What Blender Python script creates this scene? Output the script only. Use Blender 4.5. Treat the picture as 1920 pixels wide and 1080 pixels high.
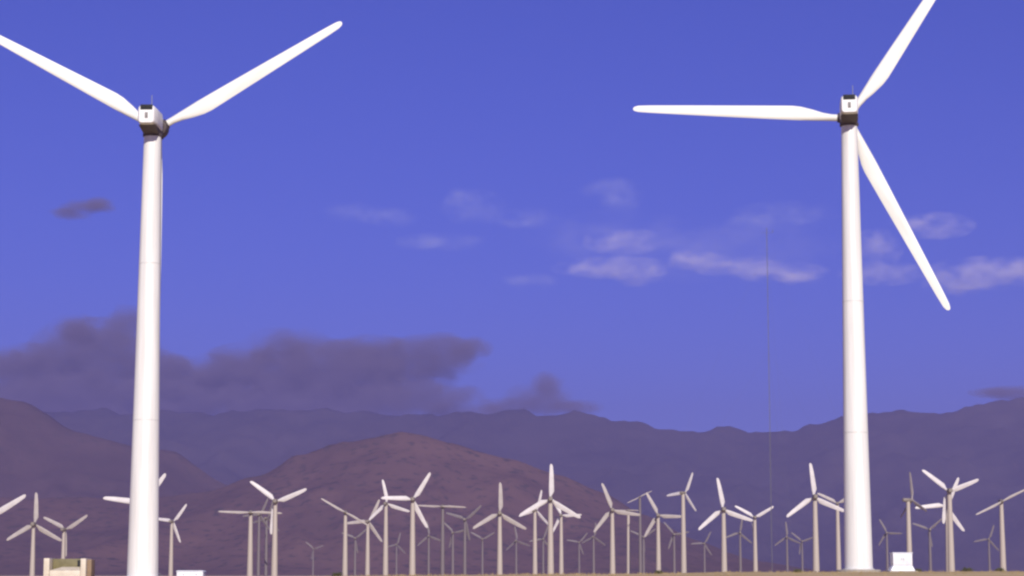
import bpy, bmesh, math, random
from mathutils import Matrix, Vector, noise

# ------------------------------------------------------------------ clear
for o in list(bpy.data.objects):
    bpy.data.objects.remove(o, do_unlink=True)
SC = bpy.context.scene
COL = SC.collection
R = math.radians

# ------------------------------------------------------------------ camera
EYE = 1.6
cam_d = bpy.data.cameras.new('camera')
cam = bpy.data.objects.new('camera', cam_d)
COL.objects.link(cam)
cam.location = (0.0, 0.0, EYE)
cam.rotation_euler = (R(90 + 7.651), 0, 0)
cam_d.sensor_width = 36.0
cam_d.lens = 3990.0 / 1920.0 * 36.0
cam_d.clip_start = 0.5
cam_d.clip_end = 90000.0
SC.camera = cam

# ------------------------------------------------------------------ sky and sun
SUN_EL, SUN_AZ = 27.0, 172.0            # azimuth clockwise from +Y (the view direction): behind the camera, a touch to the right
world = bpy.data.worlds.new('World')
SC.world = world
world.use_nodes = True
wn, wl = world.node_tree.nodes, world.node_tree.links
wn.clear()
sky = wn.new('ShaderNodeTexSky')
sky.sky_type = 'NISHITA'
sky.sun_disc = False
sky.sun_elevation = R(SUN_EL)
sky.sun_rotation = R(SUN_AZ)
sky.altitude = 600
sky.air_density = 1.0
sky.dust_density = 0.0
sky.ozone_density = 6.0
tint = wn.new('ShaderNodeMix')
tint.data_type = 'RGBA'
tint.blend_type = 'MULTIPLY'
tint.inputs['Factor'].default_value = 1.0
tint.inputs['B'].default_value = (0.36, 0.325, 0.965, 1)
bg = wn.new('ShaderNodeBackground')
bg.inputs['Strength'].default_value = 0.093
wo = wn.new('ShaderNodeOutputWorld')
wl.new(sky.outputs['Color'], tint.inputs['A'])
wl.new(tint.outputs['Result'], bg.inputs['Color'])
wl.new(bg.outputs['Background'], wo.inputs['Surface'])

sun_d = bpy.data.lights.new('sun', 'SUN')
sun_d.energy = 5.0
sun_d.angle = R(0.53)
sun_d.color = (1.0, 0.945, 0.855)
sun = bpy.data.objects.new('sun', sun_d)
COL.objects.link(sun)
sdir = Vector((math.sin(R(SUN_AZ)) * math.cos(R(SUN_EL)), math.cos(R(SUN_AZ)) * math.cos(R(SUN_EL)), math.sin(R(SUN_EL))))
sun.rotation_euler = (-sdir).to_track_quat('-Z', 'Y').to_euler()
sun.location = sdir * 300

SC.view_settings.view_transform = 'Standard'
SC.view_settings.look = 'None'
SC.view_settings.exposure = 0.14
SC.view_settings.gamma = 1.0
SC.view_settings.use_curve_mapping = False
SC.render.engine = 'CYCLES'
SC.cycles.use_denoising = True
SC.cycles.volume_step_rate = 0.6
SC.cycles.volume_bounces = 1
SC.cycles.volume_max_steps = 256
SC.cycles.filter_width = 2.4


# ------------------------------------------------------------------ helpers
def tag(o, label=None, cat=None, group=None, kind=None):
    if label: o['label'] = label
    if cat: o['category'] = cat
    if group: o['group'] = group
    if kind: o['kind'] = kind
    return o


def link(name, me, parent=None, mat=None, matrix=None):
    o = bpy.data.objects.new(name, me)
    COL.objects.link(o)
    if mat is not None and me is not None and not me.materials:
        me.materials.append(mat)
    if parent is not None:
        o.parent = parent
    if matrix is not None:
        o.matrix_local = matrix
    return o


def empty(name, loc, rz=0.0):
    o = bpy.data.objects.new(name, None)
    COL.objects.link(o)
    o.location = loc
    o.rotation_euler = (0, 0, rz)
    o.empty_display_size = 0.5
    return o


def mesh_from(bm, name, smooth=True, angle=35):
    bmesh.ops.recalc_face_normals(bm, faces=bm.faces[:])
    me = bpy.data.meshes.new(name)
    bm.to_mesh(me)
    bm.free()
    if smooth:
        for p in me.polygons:
            p.use_smooth = True
        try:
            me.set_sharp_from_angle(angle=R(angle))
        except Exception:
            pass
    return me


def loft(bm, rings, cap=True):
    vs = [[bm.verts.new(p) for p in r] for r in rings]
    n = len(vs[0])
    for a, b in zip(vs[:-1], vs[1:]):
        for i in range(n):
            j = (i + 1) % n
            bm.faces.new((a[i], a[j], b[j], b[i]))
    if cap:
        bm.faces.new(list(reversed(vs[0])))
        bm.faces.new(vs[-1])
    return vs


def tube_mesh(name, prof, seg=40, axis='Z', cap=True, angle=35):
    """lathe: prof = [(radius, along)]"""
    bm = bmesh.new()
    rings = []
    for r, h in prof:
        ring = []
        for i in range(seg):
            a = 2 * math.pi * i / seg
            if axis == 'Z':
                ring.append((r * math.cos(a), r * math.sin(a), h))
            elif axis == 'Y':
                ring.append((r * math.cos(a), h, r * math.sin(a)))
            else:
                ring.append((h, r * math.cos(a), r * math.sin(a)))
        rings.append(ring)
    loft(bm, rings, cap)
    return mesh_from(bm, name, True, angle)


def box_mesh(name, lo, hi, bevel=0.02, segs=2):
    bm = bmesh.new()
    bmesh.ops.create_cube(bm, size=1.0)
    for v in bm.verts:
        v.co = Vector([lo[k] + (v.co[k] + 0.5) * (hi[k] - lo[k]) for k in range(3)])
    if bevel:
        bmesh.ops.bevel(bm, geom=bm.edges[:], offset=bevel, segments=segs, affect='EDGES', profile=0.6)
    return mesh_from(bm, name, True, 40)


def wedge_mesh(name, bottom, top, z0, z1, bevel=0.03):
    """frustum: bottom/top = (x0,x1,y0,y1)"""
    bm = bmesh.new()
    def ring(b, z):
        return [(b[0], b[2], z), (b[1], b[2], z), (b[1], b[3], z), (b[0], b[3], z)]
    loft(bm, [ring(bottom, z0), ring(top, z1)])
    if bevel:
        bmesh.ops.bevel(bm, geom=bm.edges[:], offset=bevel, segments=2, affect='EDGES', profile=0.6)
    return mesh_from(bm, name, True, 40)


# ------------------------------------------------------------------ materials
def base_mat(name):
    m = bpy.data.materials.new(name)
    m.use_nodes = True
    nt = m.node_tree
    b = nt.nodes['Principled BSDF']
    return m, nt.nodes, nt.links, b


def noisy(name, c1, c2, scale=3.0, rough=0.5, stretch=(1, 1, 1), detail=6, bump=0.0, bscale=40.0, lo=0.35, hi=0.7, metal=0.0, coord='Object'):
    m, n, l, b = base_mat(name)
    tc = n.new('ShaderNodeTexCoord')
    mp = n.new('ShaderNodeMapping')
    mp.inputs['Scale'].default_value = stretch
    l.new(tc.outputs[coord], mp.inputs['Vector'])
    nz = n.new('ShaderNodeTexNoise')
    nz.inputs['Scale'].default_value = scale
    nz.inputs['Detail'].default_value = detail
    nz.inputs['Roughness'].default_value = 0.6
    l.new(mp.outputs['Vector'], nz.inputs['Vector'])
    cr = n.new('ShaderNodeValToRGB')
    cr.color_ramp.elements[0].position = lo
    cr.color_ramp.elements[0].color = (*c1, 1)
    cr.color_ramp.elements[1].position = hi
    cr.color_ramp.elements[1].color = (*c2, 1)
    l.new(nz.outputs['Fac'], cr.inputs['Fac'])
    l.new(cr.outputs['Color'], b.inputs['Base Color'])
    b.inputs['Roughness'].default_value = rough
    b.inputs['Metallic'].default_value = metal
    if bump:
        n2 = n.new('ShaderNodeTexNoise')
        n2.inputs['Scale'].default_value = bscale
        n2.inputs['Detail'].default_value = 5
        l.new(tc.outputs[coord], n2.inputs['Vector'])
        bp = n.new('ShaderNodeBump')
        bp.inputs['Strength'].default_value = bump
        l.new(n2.outputs['Fac'], bp.inputs['Height'])
        l.new(bp.outputs['Normal'], b.inputs['Normal'])
    return m


M_TOWER = noisy('white_tower_paint', (0.68, 0.655, 0.615), (0.83, 0.81, 0.77), 1.5, 0.45, (1.6, 1.6, 0.07))
M_FLANGE = noisy('flange_paint', (0.60, 0.58, 0.55), (0.70, 0.68, 0.65), 3.0, 0.6)
M_BLADE = noisy('white_blade_gelcoat', (0.72, 0.70, 0.63), (0.83, 0.81, 0.75), 0.7, 0.4, (0.3, 1.5, 1))
M_NAC = noisy('nacelle_fibreglass', (0.70, 0.68, 0.66), (0.80, 0.79, 0.77), 1.1, 0.45)
M_DARK = noisy('black_vent', (0.006, 0.006, 0.007), (0.014, 0.014, 0.014), 6.0, 0.7)
M_MARK = noisy('grey_hatch', (0.16, 0.14, 0.13), (0.24, 0.22, 0.21), 6.0, 0.6)
M_HUB = noisy('brown_iron_and_shade', (0.055, 0.040, 0.038), (0.10, 0.075, 0.07), 3.0, 0.65)  # hub iron, also the painted-in shade of the wedge under the nacelle
M_STEEL = noisy('galvanised_steel', (0.25, 0.25, 0.26), (0.36, 0.36, 0.37), 5.0, 0.5, metal=0.4)
M_TAN = noisy('shaded_tan_tower', (0.37, 0.31, 0.26), (0.48, 0.415, 0.355), 0.9, 0.6, (1, 1, 0.15))  # tan dulled so the paint carries cloud shade over the background
M_GREY = noisy('shaded_grey_tower', (0.13, 0.105, 0.112), (0.175, 0.145, 0.15), 0.9, 0.6, (1, 1, 0.15))  # cloud shade and far fading put into a darker grey
M_SBLADE = noisy('small_blade_gelcoat', (0.52, 0.47, 0.46), (0.66, 0.61, 0.60), 2.0, 0.5)
M_DBLADE = noisy('dull_blade_gelcoat', (0.33, 0.285, 0.26), (0.43, 0.375, 0.35), 2.0, 0.55)
M_SNAC = noisy('small_nacelle_paint', (0.18, 0.15, 0.12), (0.25, 0.21, 0.18), 1.0, 0.6)
M_WHITEBOX = noisy('white_cabinet_enamel', (0.66, 0.66, 0.68), (0.77, 0.77, 0.79), 2.0, 0.4)
M_CREAM = noisy('cream_cabinet_enamel', (0.55, 0.47, 0.36), (0.66, 0.58, 0.46), 2.0, 0.5)
M_OLIVE = noisy('olive_panel', (0.13, 0.11, 0.045), (0.19, 0.16, 0.07), 2.0, 0.6)
M_CONC = noisy('concrete', (0.30, 0.27, 0.23), (0.40, 0.36, 0.31), 2.5, 0.85, bump=0.3)
M_SAND = noisy('desert_sand', (0.47, 0.325, 0.13), (0.60, 0.44, 0.21), 0.08, 0.95, detail=10, bump=0.5, bscale=3.0)
M_GRASS = noisy('dry_grass_blades', (0.34, 0.25, 0.10), (0.50, 0.38, 0.18), 2.0, 0.8)
M_SHRUB = noisy('creosote_leaves', (0.05, 0.055, 0.02), (0.12, 0.11, 0.045), 2.0, 0.7)
M_TWIG = noisy('shrub_twigs', (0.10, 0.07, 0.045), (0.16, 0.12, 0.08), 4.0, 0.8)


def mountain_mat(name, c1, c2, c3, sc):
    m, n, l, b = base_mat(name)
    tc = n.new('ShaderNodeTexCoord')
    nz = n.new('ShaderNodeTexNoise')
    nz.inputs['Scale'].default_value = sc
    nz.inputs['Detail'].default_value = 9
    nz.inputs['Roughness'].default_value = 0.62
    l.new(tc.outputs['Object'], nz.inputs['Vector'])
    cr = n.new('ShaderNodeValToRGB')  # rock tones whose darker blotches are cloud shadow put into the colour
    e = cr.color_ramp.elements
    e[0].position = 0.36; e[0].color = (*c1, 1)
    e[1].position = 0.66; e[1].color = (*c3, 1)
    k = e.new(0.5); k.color = (*c2, 1)
    l.new(nz.outputs['Fac'], cr.inputs['Fac'])
    sp = n.new('ShaderNodeTexNoise')             # scrub speckle
    sp.inputs['Scale'].default_value = 0.05
    sp.inputs['Detail'].default_value = 4
    l.new(tc.outputs['Object'], sp.inputs['Vector'])
    sr = n.new('ShaderNodeMapRange')
    sr.inputs['From Min'].default_value = 0.54
    sr.inputs['From Max'].default_value = 0.66
    l.new(sp.outputs['Fac'], sr.inputs['Value'])
    mx = n.new('ShaderNodeMix')
    mx.data_type = 'RGBA'
    mx.inputs['B'].default_value = (0.075, 0.052, 0.045, 1)
    l.new(sr.outputs['Result'], mx.inputs['Factor'])
    l.new(cr.outputs['Color'], mx.inputs['A'])
    l.new(mx.outputs['Result'], b.inputs['Base Color'])
    b.inputs['Roughness'].default_value = 1.0
    b.inputs['Specular IOR Level'].default_value = 0.0
    return m


M_FAR = mountain_mat('far_rock', (0.036, 0.029, 0.032), (0.053, 0.043, 0.043), (0.076, 0.058, 0.054), 0.0013)
M_MID = mountain_mat('left_rock', (0.072, 0.045, 0.044), (0.094, 0.058, 0.053), (0.116, 0.070, 0.060), 0.0020)
M_NEAR = mountain_mat('red_rock', (0.100, 0.060, 0.055), (0.128, 0.074, 0.064), (0.158, 0.090, 0.074), 0.0026)


# ------------------------------------------------------------------ ground
def smooth(a, b, x):
    t = max(0.0, min(1.0, (x - a) / (b - a)))
    return t * t * (3 - 2 * t)


def ground_z(x, y):
    # a low swell of sand across the view, higher to the right, with the plain falling away behind it
    crest = 1.12 + 0.42 * smooth(-30, 2, x) + 0.20 * smooth(5, 24, x)
    crest += 0.10 * noise.noise(Vector((x * 0.11, 3.1, 0))) + 0.05 * noise.noise(Vector((x * 0.5, 9.1, 0)))
    if y < 200:
        k = smooth(30, 185, y)
    else:
        k = 1 - smooth(215, 340, y)
    side = 1 - smooth(140, 300, abs(x))
    z = crest * k * side
    d = math.hypot(x, y)
    z += 0.06 * noise.noise(Vector((x * 0.06, y * 0.06, 1.7))) * smooth(5, 40, d)
    if y > 340:
        z += -1.2 * smooth(340, 460, y) + 0.25 * noise.noise(Vector((x * 0.01, y * 0.01, 4.2)))
    return z


def axis_pts(segs):
    out = []
    for a, b, n in segs:
        for i in range(n):
            out.append(a + (b - a) * i / n)
    out.append(segs[-1][1])
    return out


def grid_mesh(name, xs, ys, fz):
    vs = [(x, y, fz(x, y)) for y in ys for x in xs]
    nx = len(xs)
    fs = [(j * nx + i, j * nx + i + 1, (j + 1) * nx + i + 1, (j + 1) * nx + i) for j in range(len(ys) - 1) for i in range(nx - 1)]
    me = bpy.data.meshes.new(name)
    me.from_pydata(vs, [], fs)
    for p in me.polygons:
        p.use_smooth = True
    return me


gx = axis_pts([(-5800, -300, 14), (-300, -70, 18), (-70, 70, 140), (70, 300, 18), (300, 5800, 14)])
gy = axis_pts([(-1200, -20, 8), (-20, 140, 30), (140, 225, 85), (225, 500, 40), (500, 2000, 25), (2000, 12500, 20)])
ground = link('ground', grid_mesh('ground', gx, gy, ground_z), None, M_SAND)
tag(ground, 'sandy tan desert floor with a low swell along the frame bottom', None, None, 'structure')


# ------------------------------------------------------------------ mountains
def interp(pts, x):
    if x <= pts[0][0]: return pts[0][1]
    for (x0, y0), (x1, y1) in zip(pts[:-1], pts[1:]):
        if x <= x1:
            t = (x - x0) / (x1 - x0)
            t = t * t * (3 - 2 * t) * 0.5 + t * 0.5
            return y0 + (y1 - y0) * t
    return pts[-1][1]


def range_mesh(name, prof, yf, yr, yb, x0, x1, nx, ny, seed, rough, gully):
    xs = [x0 + (x1 - x0) * i / nx for i in range(nx + 1)]
    ys = [yf + (yb - yf) * (i / ny) for i in range(ny + 1)]
    off = Vector((seed * 13.7, seed * 5.3, seed * 2.1))

    def fz(x, y):
        h = interp(prof, x)
        w = noise.noise(Vector((x / 900.0, y / 900.0, seed))) * 0.10
        if y <= yr:
            t = max(0.0, (y - yf) / (yr - yf))
            k = t ** (1.25 + w)
        else:
            t = 1 - (y - yr) / (yb - yr)
            k = max(0.0, t) ** 1.1
        p = Vector((x / gully, y / (gully * 2.2), 0)) + off
        rid = noise.ridged_multi_fractal(p, 0.9, 2.1, 6, 1.0, 2.0) - 1.1
        fr = noise.fractal(Vector((x / 160.0, y / 160.0, seed)), 0.9, 2.0, 5)
        e = math.sin(math.pi * min(1.0, t)) if y <= yr else 0.3 * t
        z = h * k + h * rough * rid * (0.16 + e) * min(1, 6 * t) + h * 0.034 * fr * min(1, 5 * t)
        return z if t > 0.001 else -3.0
    return grid_mesh(name, xs, ys, fz)


# skyline profiles as (metres east of the view axis, metres above the plain)
FAR_P = [(-3600, 800), (-2540, 800), (-1750, 805), (-1220, 795), (-690, 782), (-240, 778), (110, 782), (370, 782), (640, 735),
         (900, 704), (1300, 690), (1570, 735), (1800, 778), (2100, 795), (2320, 826), (2550, 865), (3600, 930)]
MID_P = [(-2600, 660), (-1750, 575), (-1440, 500), (-1220, 405), (-990, 345), (-770, 240), (-450, 130), (-100, 20), (100, 0)]
NEAR_P = [(-2000, 190), (-1300, 165), (-800, 158), (-640, 176), (-540, 206), (-450, 246), (-350, 280), (-226, 298), (-115, 276), (-12, 246), (100, 206),
          (193, 174), (272, 128), (385, 72), (500, 30), (650, 8), (800, 0)]
tag(link('far_mountains', range_mesh('far_mountains', FAR_P, 7400, 10500, 12300, -4600, 4600, 300, 90, 2.0, 0.09, 560), None, M_FAR),
    'blue purple mountain range across the horizon', None, None, 'structure')
tag(link('left_mountain', range_mesh('left_mountain', MID_P, 4700, 6000, 7200, -3000, 300, 190, 80, 5.0, 0.10, 420), None, M_MID),
    'brownish mountain slope rising to the left frame edge', None, None, 'structure')
tag(link('red_foothill', range_mesh('red_foothill', NEAR_P, 3500, 4500, 5300, -2000, 850, 260, 80, 9.0, 0.10, 330), None, M_NEAR),
    'reddish brown foothill behind the middle turbines', None, None, 'structure')


# ------------------------------------------------------------------ large wind turbines
def section(cx_le, cx_te, thick, x, n=14, root=0.0):
    """aerofoil ring at span x; +y leading edge, -y trailing edge, z thickness"""
    c = cx_le + cx_te
    ring = []
    for i in range(n):
        a = 2 * math.pi * i / n
        u = 0.5 * (1 - math.cos(a))                 # 0 at leading edge, 1 at trailing edge
        s = math.sin(a)
        body = s * (1 - 0.62 * u * (1 - root))
        ring.append((x, cx_le - c * u, 0.5 * thick * body))
    return ring


def blade_mesh(name, spec):
    bm = bmesh.new()
    loft(bm, [section(le, te, th, x, root=rt) for (x, le, te, th, rt) in spec])
    return mesh_from(bm, name, True, 50)


BIG_BLADE = blade_mesh('big_blade', [
    (0.75, .33, .33, .66, 1), (1.6, .33, .33, .64, 1), (2.4, .35, .46, .58, .7), (3.4, .38, .74, .50, .3), (4.5, .40, .98, .42, 0),
    (5.3, .40, 1.04, .38, 0), (8.0, .38, .94, .30, 0), (12.0, .34, .78, .21, 0), (16.0, .29, .62, .14, 0), (18.8, .25, .50, .09, 0),
    (19.9, .21, .42, .065, 0), (20.25, .13, .31, .045, 0), (20.4, .02, .18, .02, 0)])
BIG_BLADE.materials.append(M_BLADE)


def nacelle_mesh():
    bm = bmesh.new()
    rings = []
    # along +y toward the rotor: (y, half width, top, bottom, corner)
    for y, w, t, b, c in [(-3.30, .68, .80, -.70, .24), (-3.14, .80, .93, -.80, .34), (-1.5, .84, .96, -.84, .34), (0.2, .86, .93, -.84, .28),
                          (0.95, .76, .82, -.80, .32), (1.25, .64, .66, -.74, .34)]:
        ring = []
        for sx, sz in ((1, 1), (-1, 1), (-1, -1), (1, -1)):
            zc = t if sz > 0 else -b
            for k in range(4):
                q = {(1, 1): 0, (-1, 1): 90, (-1, -1): 180, (1, -1): 270}[(sx, sz)] + 30 * k
                ring.append((sx * (w - c) + c * math.cos(R(q)), y, sz * (zc - c) + c * math.sin(R(q))))
        rings.append(ring)
    loft(bm, rings)
    return mesh_from(bm, 'nacelle', True, 40)


NACELLE = nacelle_mesh()
HUB = tube_mesh('hub', [(.55, 1.2), (.62, 1.6), (.66, 2.0), (.86, 2.10), (.95, 2.45), (.95, 3.25), (.75, 3.75), (.40, 4.05), (.06, 4.16)], 32, 'Y')
COLLAR = tube_mesh('blade_collar', [(.42, .55), (.47, .58), (.47, .98), (.42, 1.02)], 28, 'X')
VENT_FRAME = box_mesh('vent_frame', (-.56, -3.38, .50), (.56, -3.08, .96), .03)
SLAT = box_mesh('slat', (-.50, -3.405, -.018), (.50, -3.383, .018), .004, 1)
HATCH = box_mesh('hatch', (-.14, -3.34, -.30), (.14, -3.28, .24), .02)
MAST_POLE = tube_mesh('wind_vane', [(.035, 1.05), (.03, 2.0)], 8)
SHADE_UNDERSIDE = wedge_mesh('shade_underside', (-.70, .70, -.95, .80), (-.82, .82, -2.8, 1.5), -1.26, -.81, .05)  # dark wedge added to hold the shade under the nacelle
YAW = tube_mesh('yaw_ring', [(.84, -1.42), (.90, -1.38), (.90, -1.12), (.80, -1.06)], 40)


def big_turbine(x, y, z, hub_z, rb, rt, yaw, ang, joints, label, span=1.0):
    t = empty('wind_turbine', (x, y, z))
    tag(t, label, 'wind turbine', 'large turbines in the foreground')
    H = hub_z - z
    top = H - 1.40
    lv = [0.25] + joints + [top]
    rad = lambda h: rb + (rt - rb) * (h / top)
    for a, b in zip(lv[:-1], lv[1:]):
        link('tower_section', tube_mesh('tower_section', [(rad(a), a), (rad(b), b - 0.004)], 56), t, M_TOWER)
    for j in joints:
        r = rad(j)
        link('flange', tube_mesh('flange', [(r + .004, j - .06), (r + .016, j - .05), (r + .016, j + .05), (r + .004, j + .06)], 56), t, M_FLANGE)
    link('foundation', tube_mesh('foundation', [(rb + .75, -0.8), (rb + .75, .17), (rb + .68, .245)], 40), t, M_CONC)
    link('base_flange', tube_mesh('base_flange', [(rb + .14, .248), (rb + .14, .33), (rb + .03, .345)], 56), t, M_FLANGE)
    # door in the base, on the far side from the road
    away = Matrix.Rotation(R(140), 4, 'Z')
    door = link('door', box_mesh('door', (-.42, -rb - .05, .75), (.42, -rb + .10, 2.75), .04), t, M_NAC, away)
    link('handle', box_mesh('handle', (.26, -rb - .10, 1.65), (.31, -rb - .052, 1.85), .01, 1), door, M_STEEL)
    for k in range(3):
        link('step', box_mesh('step', (-.5, -rb - .85 + k * .27, .24 + k * .15), (.5, -rb - .60 + k * .27, .29 + k * .15), .01, 1), t, M_STEEL, away)
    rot = Matrix.Rotation(-yaw, 4, 'Z')
    base = Matrix.Translation((0, 0, H)) @ rot
    link('yaw_ring', YAW, t, M_HUB, base)
    link('shade_underside', SHADE_UNDERSIDE, t, M_HUB, base)
    nac = link('nacelle', NACELLE, t, M_NAC, base)
    vf = link('vent', VENT_FRAME, nac, M_DARK)
    for k in range(4):
        link('slat', SLAT, nac, M_DARK, Matrix.Translation((0, 0, 0.60 + .08 * k)))
    link('hatch', HATCH, nac, M_MARK)
    link('wind_vane', MAST_POLE, nac, M_STEEL, Matrix.Translation((.35, -2.6, 0)))
    hub = link('hub', HUB, t, M_HUB, base)
    for k in range(3):
        a = ang + k * 2 * math.pi / 3
        u = Vector((math.cos(a), 0, math.sin(a)))
        v = Vector((-math.sin(a), 0, math.cos(a)))
        n = u.cross(v)
        m = Matrix((u, v, n)).transposed().to_4x4()
        pitch = Matrix.Rotation(R(4), 4, 'X')
        mm = base @ Matrix.Translation((0, 2.9, 0)) @ m @ pitch @ Matrix.Diagonal((span, 1, 1, 1))
        bl = link('blade', BIG_BLADE, t, None, mm)
        link('blade_collar', COLLAR, bl, M_HUB)
    return t


big_turbine(-33.55, 195.0, 1.05, 43.42, 1.42, .80, R(1.0), R(30.9), [14.5, 29.0],
            'tall white turbine at left whose hub carries two raised blades in a wide V', .985)
big_turbine(32.3, 200.0, 1.75, 45.50, 1.32, .76, R(8.0), R(55.9), [13.0, 25.4],
            'tall white turbine at right with one blade level and one hanging down', 1.03)

# ------------------------------------------------------------------ small background turbines
SMALL_BLADE = blade_mesh('small_blade', [
    (.03, .032, .032, .06, 1), (.10, .036, .040, .06, .7), (.22, .046, .106, .048, 0), (.45, .044, .098, .034, 0), (.75, .036, .080, .022, 0),
    (.95, .028, .058, .012, 0), (1.0, .010, .024, .005, 0)])
DULL_BLADE = SMALL_BLADE.copy()
FAINT_BLADE = SMALL_BLADE.copy()
SLIM_BLADE = blade_mesh('slim_blade', [
    (.03, .024, .024, .04, 1), (.14, .030, .040, .035, .4), (.30, .032, .055, .026, 0), (.65, .026, .045, .017, 0), (.95, .018, .032, .010, 0), (1.0, .006, .014, .004, 0)])
SMALL_BLADE.materials.append(M_SBLADE)
DULL_BLADE.materials.append(M_DBLADE)
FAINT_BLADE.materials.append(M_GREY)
SLIM_BLADE.materials.append(M_DBLADE)


def small_nacelle():
    bm = bmesh.new()
    rings = []
    for y, w, h, zb in [(-1.9, .45, .50, -.38), (-1.7, .58, .62, -.52), (.4, .62, .66, -.58), (1.1, .45, .48, -.46)]:
        ring = []
        for i in range(12):
            a = 2 * math.pi * (i + .5) / 12
            ca, sa = math.cos(a), math.sin(a)
            p = 0.55
            ring.append((w * math.copysign(abs(ca) ** p, ca), y, (h if sa > 0 else -zb) * math.copysign(abs(sa) ** p, sa)))
        rings.append(ring)
    loft(bm, rings)
    return mesh_from(bm, 'small_nacelle', True, 40)


SNAC = small_nacelle()
SNAC.materials.append(M_SNAC)
SHUB = tube_mesh('small_hub', [(.30, 1.09), (.42, 1.14), (.44, 1.6), (.30, 1.95), (.04, 2.08)], 18, 'Y')
SHUB.materials.append(M_SNAC)
# towers of unit height: scaled in z only
TOWER_T = tube_mesh('tan_tower', [(.98, 0), (.94, .02), (.76, .5), (.56, .985), (.56, 1.0)], 20)
TOWER_T.materials.append(M_TAN)
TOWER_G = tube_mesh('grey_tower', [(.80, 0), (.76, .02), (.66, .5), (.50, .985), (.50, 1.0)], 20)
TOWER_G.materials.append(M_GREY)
TFOOT = tube_mesh('tower_foot', [(1.5, -.8), (1.5, .15), (1.4, .22)], 20)
TFOOT.materials.append(M_CONC)


def small_turbine(x, y, hz, rr, nb, ang, yaw, look, label, group, parts=True):
    gz = ground_z(x, y)
    t = empty('small_wind_turbine', (x, y, gz))
    tag(t, label, 'wind turbine', group)
    H = hz - gz
    s = rr / 9.0
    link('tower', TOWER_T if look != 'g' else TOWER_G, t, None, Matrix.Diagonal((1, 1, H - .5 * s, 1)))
    rot = Matrix.Rotation(-R(yaw), 4, 'Z')
    if nb == 2:                                   # the two-bladed kind runs with its rotor downwind, on the near side
        rot = rot @ Matrix.Rotation(math.pi, 4, 'Z')
    base = Matrix.Translation((0, 0, H)) @ rot @ Matrix.Diagonal((s, s, s, 1))
    link('nacelle', SNAC, t, None, base)
    if parts:
        link('foundation', TFOOT, t)
        link('hub', SHUB, t, None, base)
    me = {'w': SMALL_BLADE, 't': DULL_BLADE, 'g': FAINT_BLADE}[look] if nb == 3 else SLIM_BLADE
    for k in range(nb):
        a = R(ang) + k * 2 * math.pi / nb
        if nb == 2:
            a = math.pi - a
        u = Vector((math.cos(a), 0, math.sin(a)))
        v = Vector((-math.sin(a), 0, math.cos(a)))
        m = Matrix((u, v, u.cross(v))).transposed().to_4x4()
        link('blade', me, t, None, base @ Matrix.Translation((0, 1.5, 0)) @ m @ Matrix.Rotation(R(8), 4, 'X') @ Matrix.Diagonal((9, 9, 9, 1)))
    return t


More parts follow.
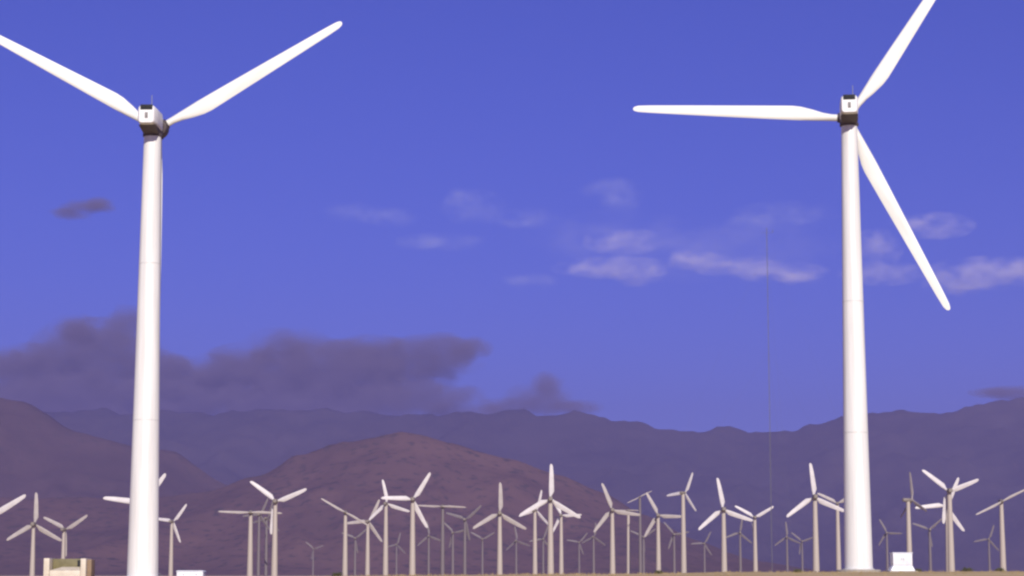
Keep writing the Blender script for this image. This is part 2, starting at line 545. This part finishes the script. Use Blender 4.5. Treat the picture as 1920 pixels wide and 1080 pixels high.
ROW = [  # x east, y away, hub height, rotor radius, blades, first blade angle, yaw, look, label
    (-145.4, 595, 17.8, 11.1, 3, 31, 0, 'w', 'small turbine cut by the left frame edge, one pale blade reaching in'),
    (-161.8, 724, 18.2, 10.8, 3, 90, 0, 't', 'small turbine with one blade upright, nearest the left frame edge'),
    (-175.6, 839, 18.8, 10.5, 3, 33, 10, 't', 'small turbine standing directly above the cream equipment cabinet'),
    (-96.6, 555, 19.7, 10.0, 3, 52, 0, 'w', 'small turbine mostly hidden behind the tall left tower, blade showing at its left'),
    (-134.0, 843, 22.0, 8.8, 3, 52, 15, 'w', 'small turbine just right of the tall left tower'),
    (-79.5, 651, 20.1, 9.7, 2, 178, 0, 't', 'two bladed turbine, blades level, left of the pale Y shaped turbine'),
    (-104.0, 880, 25.7, 7.5, 3, 185, 10, 'g', 'dull turbine between the level two bladed turbine and the Y shaped one'),
    (-65.2, 589, 21.4, 9.1, 3, 23, 0, 'w', 'pale Y shaped turbine with two raised blades, right of the level two bladed turbine'),
    (-104.2, 909, 25.0, 7.7, 3, 75, 20, 'g', 'dull grey turbine whose tower adjoins that of the pale Y shaped turbine'),
    (-54.4, 699, 21.5, 9.1, 2, 150, 0, 't', 'two bladed turbine with blades slanting down to the right'),
    (-54.2, 805, 21.1, 9.2, 3, 185, 10, 't', 'turbine just right of the slanting two bladed one, lower hub'),
    (-40.9, 694, 24.2, 8.0, 3, 102, 10, 'w', 'pale turbine with upright blade touching the level blade of its right neighbour'),
    (-27.4, 590, 22.0, 8.8, 3, 58, 0, 'w', 'bright turbine with one level blade pointing left, posed like the tall right turbine'),
    (-22.5, 695, 23.3, 8.3, 2, 177, 15, 'g', 'dull two bladed turbine with level blades in front of the red foothill'),
    (-18.6, 846, 22.9, 8.4, 3, 42, 10, 'g', 'dull low turbine left of the upright bladed turbine at centre'),
    (-3.8, 665, 20.3, 9.6, 3, 90, 0, 't', 'turbine with upright blade just left of the frame centre'),
    (8.4, 784, 24.6, 7.8, 3, 75, 30, 'w', 'narrow pale tower left of the tallest upright bladed centre turbine'),
    (10.1, 562, 21.1, 9.3, 3, 89, 0, 'w', 'highest reaching centre turbine with one bright blade straight up'),
    (19.2, 836, 24.3, 7.9, 3, 2, 10, 'w', 'turbine close right of the highest reaching centre turbine'),
    (31.5, 672, 21.5, 9.0, 3, 111, 0, 't', 'tan turbine with one blade up left and one level to the right'),
    (49.2, 905, 28.2, 6.8, 2, 178, 30, 't', 'two bladed turbine behind the tip of its left neighbour\'s level blade'),
    (50.8, 744, 21.8, 8.9, 3, 118, 5, 't', 'turbine with a bent looking arm up left, left of the short bladed tall tower'),
    (52.9, 884, 33.1, 5.7, 2, 25, 10, 'g', 'faint small two bladed turbine above the up left blade of another'),
    (54.2, 677, 27.0, 7.1, 3, 66, 38, 'w', 'turned turbine with short looking blades on a high tower, left of the met mast'),
    (62.8, 635, 20.6, 9.5, 3, 100, 0, 'w', 'turbine with broad upright blade left of the met mast foot'),
    (91.9, 810, 22.8, 8.5, 3, 30, 0, 'w', 'low V bladed turbine with thin tower by the met mast foot'),
    (79.8, 563, 21.7, 9.0, 3, 96, 0, 'w', 'turbine with tall upright blade just left of the tall right tower'),
    (110.5, 726, 25.3, 7.6, 3, 33, 10, 't', 'turbine half hidden behind the tall right tower'),
    (116.0, 626, 23.0, 8.4, 3, 97, 68, 't', 'edge on turbine standing behind the white cabinet'),
    (112.6, 550, 22.8, 8.5, 3, 21, 0, 'w', 'pale Y shaped turbine right of the white cabinet'),
    (127.6, 627, 21.5, 9.1, 3, 65, 0, 'w', 'turbine with level left blade behind the right hand Y shaped turbine'),
    (141.9, 620, 22.4, 8.7, 2, 26, 0, 't', 'two bladed turbine slanting up to the right frame edge'),
]
for r in ROW:
    small_turbine(*r, 'small turbines in the middle distance')

# x east, y away, hub height, rotor radius, first blade angle, yaw, label
FAR_ROW = [
    (-87.8, 1200, 21.4, 8.4, 40, 0, 'tiny far turbine right of the slanting two bladed turbine'),
    (-43.9, 1130, 21.4, 8.0, 100, 5, 'tiny far turbine right of the bright turbine posed like the tall right one'),
    (-28.7, 1040, 21.4, 7.6, 15, 10, 'tiny far turbine under the dull level two bladed turbine'),
    (18.2, 1250, 21.7, 8.2, 70, 0, 'tiny far turbine framed left of the highest reaching centre turbine'),
    (71.8, 1170, 21.5, 8.0, 35, 5, 'tiny far turbine under the bent looking arm of the turbine above'),
    (111.8, 1050, 21.6, 7.8, 80, 0, 'tiny far turbine between the broad upright bladed turbine and the low V bladed one'),
    (180.0, 1330, 21.6, 8.4, 20, 0, 'tiny far turbine left of the turbine with the tall upright blade'),
    (-157.6, 1700, 21.2, 8.5, 20, 5, 'tiny far turbine alone in the gap right of the pale Y shaped turbine'),
    (-79.6, 1478, 21.6, 8.6, 75, 10, 'tiny far turbine left of the bright turbine posed like the tall right one'),
    (-17.2, 1247, 21.6, 8.0, 30, 0, 'tiny far turbine just left of the upright bladed turbine near centre'),
    (2.6, 1308, 21.6, 9.0, 100, 15, 'tiny far turbine just right of the upright bladed turbine near centre'),
    (43.1, 1376, 21.6, 8.2, 50, 5, 'tiny far turbine right of the highest reaching centre turbine'),
    (42.8, 1124, 20.8, 7.6, 85, 20, 'tiny far turbine left of the tan turbine with a level right blade'),
    (82.7, 1093, 21.6, 8.0, 10, 0, 'tiny far turbine left of the turned short bladed turbine on a high tower'),
    (127.9, 1425, 21.6, 9.0, 62, 8, 'tiny far turbine right of the turned short bladed turbine on a high tower'),
    (150.5, 1173, 21.6, 8.4, 95, 12, 'tiny far turbine just right of the met mast foot'),
    (183.7, 1050, 21.6, 7.5, 118, 10, 'tiny far turbine between the tall right tower and the white cabinet'),
    (191.1, 980, 21.7, 8.0, 40, 0, 'tiny far turbine between the white cabinet and the right hand Y shaped turbine'),
    (277.5, 1247, 21.6, 8.8, 70, 15, 'tiny far turbine left of the two bladed turbine at the right frame edge'),
]
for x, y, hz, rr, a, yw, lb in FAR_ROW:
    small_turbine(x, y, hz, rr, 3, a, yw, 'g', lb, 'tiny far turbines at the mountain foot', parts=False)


# ------------------------------------------------------------------ met mast
M_MAST = noisy('dull_mast_steel', (0.12, 0.115, 0.13), (0.17, 0.16, 0.18), 3.0, 0.7)
def strut(bm, a, b, r, n=5):
    a, b = Vector(a), Vector(b)
    d = (b - a).normalized()
    s = d.orthogonal().normalized()
    q = d.cross(s)
    loft(bm, [[tuple(p + (s * math.cos(2 * math.pi * i / n) + q * math.sin(2 * math.pi * i / n)) * r) for i in range(n)] for p in (a, b)])


mast = empty('meteorological_mast', (50.9, 420, ground_z(50.9, 420)))
tag(mast, 'thin grey guyed lattice mast standing against the blue sky', 'mast')
MH = 71.0
W = 0.09
bm = bmesh.new()
leg = [(W * math.cos(R(90 + 120 * k)), W * math.sin(R(90 + 120 * k))) for k in range(3)]
for lx, ly in leg:
    strut(bm, (lx, ly, 0), (lx, ly, MH), .015)
link('mast_legs', mesh_from(bm, 'mast_legs'), mast, M_MAST)
bm = bmesh.new()
n = 140
for i in range(n):
    z0, z1 = MH * i / n, MH * (i + 1) / n
    for k in range(3):
        a, b = leg[k], leg[(k + 1) % 3]
        if i % 2: a, b = b, a
        strut(bm, (*a, z0), (*b, z1), .013, 4)
link('lattice', mesh_from(bm, 'lattice', False), mast, M_MAST)
for k in range(3):
    for h in (24, 46, 67):
        bm = bmesh.new()
        a = R(30 + 120 * k)
        strut(bm, (0.1 * math.cos(a), 0.1 * math.sin(a), h), (34 * math.cos(a), 34 * math.sin(a), 0.1), .006, 4)
        link('guy_wire', mesh_from(bm, 'guy_wire', False), mast, M_MAST)
bm = bmesh.new()
strut(bm, (-1.2, 0, MH - 1), (1.2, 0, MH - 1), .025)
strut(bm, (1.2, 0, MH - 1), (1.2, 0, MH - .4), .05)
link('instrument_arm', mesh_from(bm, 'instrument_arm'), mast, M_MAST)

# ------------------------------------------------------------------ cabinets
# white pad-mounted cabinet right of the right tower
x, y = 34.45, 190.0
g = ground_z(x, y)
c = empty('electrical_cabinet', (x, y, g))
tag(c, 'white boxy electrical cabinet with flared foot, right of the tall right tower', 'cabinet', 'electrical cabinets on the sand')
c.scale = (.90, .90, .90)
link('concrete_pad', box_mesh('concrete_pad', (-1.35, -1.1, -.4), (1.45, 1.1, .10), .03), c, M_CONC)
link('plinth', wedge_mesh('plinth', (-1.22, 1.22, -.95, .95), (-.93, .98, -.78, .8), .103, .62), c, M_WHITEBOX)
body = link('housing', box_mesh('housing', (-.92, -.77, .623), (.97, .79, 1.80), .03), c, M_WHITEBOX)
link('lid', wedge_mesh('lid', (-.98, 1.03, -.85, .85), (-.96, 1.01, -.80, .84), 1.803, 1.90, .02), c, M_WHITEBOX)
for sx in (-.9, .04):
    d = link('door', box_mesh('door', (sx, -.80, .66), (sx + .90, -.765, 1.76), .012), c, M_WHITEBOX)
    link('handle', box_mesh('handle', (sx + (.78 if sx < 0 else .06), -.84, 1.14), (sx + (.83 if sx < 0 else .11), -.803, 1.34), .01, 1), d, M_STEEL)

# low white cabinet right of the left tower
x, y = -26.9, 180.0
g = ground_z(x, y)
c = empty('electrical_cabinet', (x, y, g))
tag(c, 'low white electrical cabinet just right of the tall left tower', 'cabinet', 'electrical cabinets on the sand')
top = 1.86 - g
link('concrete_pad', box_mesh('concrete_pad', (-1.4, -1.0, -.4), (1.4, 1.0, .10), .03), c, M_CONC)
link('housing', box_mesh('housing', (-1.1, -.75, .103), (1.1, .75, top - .07), .03), c, M_WHITEBOX)
link('lid', wedge_mesh('lid', (-1.18, 1.18, -.83, .83), (-1.05, 1.05, -.76, .76), top - .067, top + .02, .02), c, M_WHITEBOX)
for sx in (-1.06, .02):
    d = link('door', box_mesh('door', (sx, -.785, .14), (sx + 1.04, -.745, top - .12), .012), c, M_WHITEBOX)
    link('handle', box_mesh('handle', (sx + .5, -.82, .35), (sx + .55, -.788, .5), .01, 1), d, M_STEEL)

# cream cabinet with an olive upper panel at the lower left
x, y = -31.0, 150.0
g = ground_z(x, y)
c = empty('equipment_cabinet', (x, y, g))
tag(c, 'cream equipment cabinet with olive upper panel, left of the tall left tower', 'cabinet', 'electrical cabinets on the sand')
T = 2.70 - g
link('concrete_pad', box_mesh('concrete_pad', (-1.9, -1.3, -.4), (2.1, 1.3, .12), .03), c, M_CONC)
link('lower_housing', box_mesh('lower_housing', (-1.12, -.95, .123), (1.02, .95, T - .86), .05), c, M_CREAM)
link('sloped_shelf', wedge_mesh('sloped_shelf', (-1.10, 1.0, -.93, .93), (-.35, .85, -.35, .9), T - .857, T - .62, .03), c, M_CREAM)
link('upper_panel', box_mesh('upper_panel', (-1.10, .05, T - .85), (1.0, .90, T - .05), .03), c, M_OLIVE)
link('vent', box_mesh('vent', (.62, -.02, T - .58), (.92, .045, T - .14), .02), c, M_DARK)
link('corner_post', box_mesh('corner_post', (-1.53, -.98, .123), (-1.13, .95, T - .02), .04), c, M_CREAM)
link('corner_post', box_mesh('corner_post', (1.03, -.98, .123), (1.40, .95, T - .04), .04), c, M_CREAM)
link('brown_side_wall', box_mesh('brown_side_wall', (1.403, -.5, .123), (1.70, .8, T - .10), .04), c,  # brown slab standing for the cabinet's right side wall
     noisy('side_wall_brown', (0.20, 0.13, 0.075), (0.27, 0.18, 0.11), 2.0, 0.7))

# ------------------------------------------------------------------ scrub on the swell
rnd = random.Random(5)


def shrub(x, y, w, h, label):
    s = empty('desert_shrub', (x, y, ground_z(x, y) - .03))
    tag(s, label, 'shrub', 'desert shrubs on the sand swell')
    bm = bmesh.new()
    tips = []
    for i in range(26):
        a, e = rnd.uniform(0, 6.283), rnd.uniform(.35, 1.35)
        L = rnd.uniform(.6, 1.0)
        p = Vector((math.cos(a) * math.cos(e) * w * L, math.sin(a) * math.cos(e) * w * L, math.sin(e) * h * L))
        strut(bm, (0, 0, 0), p, .008, 3)
        tips.append(p)
    link('twigs', mesh_from(bm, 'twigs', False), s, M_TWIG)
    bm = bmesh.new()
    for p in tips:
        for i in range(34):
            q = p * rnd.uniform(.5, 1.02) + Vector((rnd.gauss(0, .09), rnd.gauss(0, .09), rnd.gauss(0, .06)))
            u = Vector((rnd.gauss(0, 1), rnd.gauss(0, 1), rnd.gauss(0, 1))).normalized() * rnd.uniform(.03, .06)
            v = u.orthogonal() * .5
            bm.faces.new([bm.verts.new(q - u), bm.verts.new(q + v), bm.verts.new(q + u), bm.verts.new(q - v)])
    link('foliage', mesh_from(bm, 'foliage', False), s, M_SHRUB)


for a in [(37.0, 196, .55, .38, 'low dark shrub just right of the white cabinet'),
          (42.2, 199, .8, .42, 'dark shrub on the sand between the white cabinet and the right frame edge'),
          (44.8, 197, .7, .45, 'dark shrub at the right frame edge'),
          (27.0, 203, .6, .35, 'low shrub left of the tall right tower base'),
          (-16.5, 202, .9, .55, 'olive shrub under the slanting two bladed turbine'),
          (14.0, 205, .55, .35, 'small shrub below the short bladed tall tower')]:
    shrub(*a)

bm = bmesh.new()
for i in range(2600):
    x = rnd.uniform(-55, 55)
    y = rnd.uniform(150, 214)
    if noise.noise(Vector((x * .25, y * .12, 0))) < rnd.uniform(-.35, .35):
        continue
    z = ground_z(x, y) - .02
    for k in range(7):
        a = rnd.uniform(0, 6.283)
        h = rnd.uniform(.08, .26)
        lean = rnd.uniform(.05, .18)
        b = Vector((x + rnd.gauss(0, .07), y + rnd.gauss(0, .07), z))
        s = Vector((math.sin(a), -math.cos(a), 0)) * .012
        t = b + Vector((math.cos(a) * lean, math.sin(a) * lean, h))
        bm.faces.new([bm.verts.new(b - s), bm.verts.new(b + s), bm.verts.new(t)])
tag(link('dry_grass', mesh_from(bm, 'dry_grass', False), None, M_GRASS), 'dry straw coloured grass tufts on the sand swell', 'grass', None, 'stuff')


# ------------------------------------------------------------------ haze
haze = link('haze', box_mesh('haze', (-6200, -1500, -6), (6200, 13000, 1015), 0), None)
tag(haze, 'thin lavender haze in front of the mountains', None, None, 'stuff')
m = bpy.data.materials.new('haze_air')
m.use_nodes = True
nt = m.node_tree
nt.nodes.clear()
pv = nt.nodes.new('ShaderNodeVolumePrincipled')
pv.inputs['Color'].default_value = (0.29, 0.265, 0.62, 1)
pv.inputs['Density'].default_value = 9.2e-5
pv.inputs['Anisotropy'].default_value = 0.0
mo = nt.nodes.new('ShaderNodeOutputMaterial')
nt.links.new(pv.outputs['Volume'], mo.inputs['Volume'])
haze.data.materials.append(m)


# ------------------------------------------------------------------ clouds
def cloud_mat(name, color, dens, scale, erode, gain, stretch=(1, 1, 1), detail=5, back=0.0):
    """vapour that thins toward the rim of each unit-sphere puff and is broken up by noise fixed in the air"""
    m = bpy.data.materials.new(name)
    m.use_nodes = True
    nt = m.node_tree
    n, l = nt.nodes, nt.links
    n.clear()
    tc = n.new('ShaderNodeTexCoord')
    ln = n.new('ShaderNodeVectorMath')
    ln.operation = 'LENGTH'
    l.new(tc.outputs['Object'], ln.inputs[0])
    geo = n.new('ShaderNodeNewGeometry')
    mp = n.new('ShaderNodeMapping')
    mp.inputs['Scale'].default_value = stretch
    l.new(geo.outputs['Position'], mp.inputs['Vector'])
    nz = n.new('ShaderNodeTexNoise')
    nz.inputs['Scale'].default_value = scale
    nz.inputs['Detail'].default_value = detail
    nz.inputs['Roughness'].default_value = 0.58
    l.new(mp.outputs['Vector'], nz.inputs['Vector'])
    # density = dens * clamp(gain * ((1 - r) + erode * (noise - 0.5)))
    a = n.new('ShaderNodeMath'); a.operation = 'MULTIPLY_ADD'
    l.new(nz.outputs['Fac'], a.inputs[0]); a.inputs[1].default_value = erode; a.inputs[2].default_value = 1.0 - erode * 0.5
    b = n.new('ShaderNodeMath'); b.operation = 'SUBTRACT'
    l.new(a.outputs[0], b.inputs[0]); l.new(ln.outputs['Value'], b.inputs[1])
    c = n.new('ShaderNodeMath'); c.operation = 'MULTIPLY'; c.use_clamp = True
    l.new(b.outputs[0], c.inputs[0]); c.inputs[1].default_value = gain
    d = n.new('ShaderNodeMath'); d.operation = 'MULTIPLY'
    l.new(c.outputs[0], d.inputs[0]); d.inputs[1].default_value = dens
    pv = n.new('ShaderNodeVolumePrincipled')
    pv.inputs['Color'].default_value = (*color, 1)
    pv.inputs['Anisotropy'].default_value = back
    l.new(d.outputs[0], pv.inputs['Density'])
    out = n.new('ShaderNodeOutputMaterial')
    l.new(pv.outputs['Volume'], out.inputs['Volume'])
    return m


C_DARK = cloud_mat('shaded_cloud_vapour', (0.335, 0.265, 0.335), 0.0062, 0.0050, 2.0, 1.4, (1, 1, 1.4), 6)  # low albedo stands for the shade of other clouds overhead
C_WISP = cloud_mat('thin_cloud_vapour', (0.97, 0.86, 1.0), 0.0021, 0.0062, 4.6, 0.62, (1, 1, 1.7), 6, -0.32)
C_FAINT = cloud_mat('faint_cloud_vapour', (0.93, 0.90, 1.0), 0.0007, 0.0060, 4.6, 0.62, (1, 1, 1.6), 6, -0.32)


def puff_mesh(name, mat):
    bm = bmesh.new()
    bmesh.ops.create_icosphere(bm, subdivisions=3, radius=1.0)
    me = mesh_from(bm, name, True, 180)
    me.materials.append(mat)
    return me


PUFF_DARK = puff_mesh('dark_puff', C_DARK)
PUFF_WISP = puff_mesh('thin_puff', C_WISP)
C_VEIL = cloud_mat('veil_vapour', (0.95, 0.88, 1.0), 0.00016, 0.0034, 4.6, 0.62, (1, 1, 2.2), 7, -0.32)
PUFF_VEIL = puff_mesh('veil_puff', C_VEIL)
PUFF_FAINT = puff_mesh('faint_puff', C_FAINT)
CLOUD_Y = 15200.0
K = CLOUD_Y / 3990.0                       # metres per hundredth-odd of a degree at the clouds' distance


def cloud(plist, me, label, group, grow=1.3):
    """plist: (px, py, half width, half height) of every puff of one cloud, laid out at the clouds' distance"""
    X = lambda p: (p - 960) * K
    Z = lambda p: (1076 - p) * K + EYE
    x0, z0 = X(plist[0][0]), Z(plist[0][1])
    c = empty('cloud', (x0, CLOUD_Y, z0))
    tag(c, label, 'cloud', group)
    for i, (px, py, w, h) in enumerate(plist):
        rx, rz = w * K * grow, h * K * grow
        ry = max(220.0, 0.5 * (rx + rz))
        m = Matrix.Translation((X(px) - x0, (i % 3 - 1) * 90.0, Z(py) - z0)) @ Matrix.Diagonal((rx, ry, rz, 1))
        link('puff', me, c, None, m)
    return c


DG, WG = 'dark clouds over the mountains', 'thin white clouds in the blue sky'
cloud([(620, 705, 150, 52), (480, 700, 100, 46), (730, 695, 110, 50), (820, 672, 80, 36), (870, 655, 44, 20), (390, 715, 90, 42), (540, 655, 70, 32), (690, 658, 70, 24),
       (330, 730, 70, 52), (760, 748, 130, 26), (560, 748, 180, 30), (420, 760, 140, 36), (600, 775, 190, 30), (860, 776, 80, 16)], PUFF_DARK, 'long dark purple cloud bank right of the tall left tower', DG)
cloud([(180, 670, 110, 56), (60, 700, 110, 44), (225, 612, 46, 34), (145, 630, 50, 30), (-40, 700, 90, 40), (270, 715, 90, 50), (150, 752, 170, 48), (260, 768, 130, 34), (20, 760, 120, 40)],
      PUFF_DARK, 'dark cloud piled up behind the tall left tower', DG)
cloud([(1010, 755, 56, 28), (1025, 722, 28, 20), (955, 768, 60, 18), (1080, 770, 44, 14)], PUFF_DARK, 'small dark cloud knot on the far ridge near the centre', DG)
cloud([(1900, 740, 70, 10), (1960, 746, 80, 14), (1868, 736, 26, 8)], PUFF_DARK, 'thin dark cloud streak at the right frame edge above the ridge', DG)
cloud([(150, 388, 40, 10), (176, 380, 26, 14), (118, 394, 36, 7)], PUFF_DARK, 'lone small dark cloud left of the tall left tower', DG)

for pl, lb in [
    ([(1150, 505, 90, 16), (1100, 498, 44, 11), (1200, 512, 44, 18), (1170, 455, 60, 20)], 'pale cloud patch at the sky centre, left of the bright wisp'),
    ([(1310, 492, 50, 14), (1290, 486, 30, 15), (1365, 500, 50, 10)], 'small bright pinkish wisp between the centre and the met mast'),
    ([(1455, 512, 80, 15), (1420, 500, 46, 16), (1500, 516, 44, 11)], 'bright cloud wisp crossing the met mast'),
    ([(1480, 400, 80, 16), (1440, 412, 60, 12)], 'faint cloud streak left of the tall right tower'),
    ([(1765, 425, 54, 20), (1725, 415, 40, 12)], 'pale cloud right of the tall right turbine\'s hanging blade'),
    ([(1860, 515, 100, 24), (1800, 532, 50, 20), (1920, 505, 70, 22)], 'pinkish cloud at the right frame edge beside the hanging blade tip'),
    ([(1660, 515, 70, 18), (1650, 465, 40, 30)], 'pinkish cloud between the tall right tower and its hanging blade'),
    ([(890, 390, 50, 26), (868, 370, 28, 17)], 'faint round cloud puff above the sky centre'),
    ([(990, 410, 46, 16), (960, 414, 26, 9)], 'small faint cloud right of the round puff'),
    ([(1150, 355, 50, 18), (1165, 372, 36, 14)], 'highest faint cloud puff near the sky centre'),
    ([(730, 408, 42, 14), (660, 395, 50, 16)], 'faint leftmost thin cloud between the two tall turbines'),
    ([(830, 455, 70, 13), (790, 450, 40, 8)], 'thin faint streak under the round cloud puff'),
    ([(1300, 470, 210, 46), (1150, 440, 150, 36), (1430, 450, 140, 40)], 'wide faint veil of cloud around the bright wisps'),
    ([(995, 530, 42, 11), (965, 526, 24, 7)], 'tiny faint cloud low at the sky centre'),
]:
    cloud(pl, PUFF_VEIL if 'veil' in lb else PUFF_FAINT if 'faint' in lb else PUFF_WISP, lb, WG, 1.35)
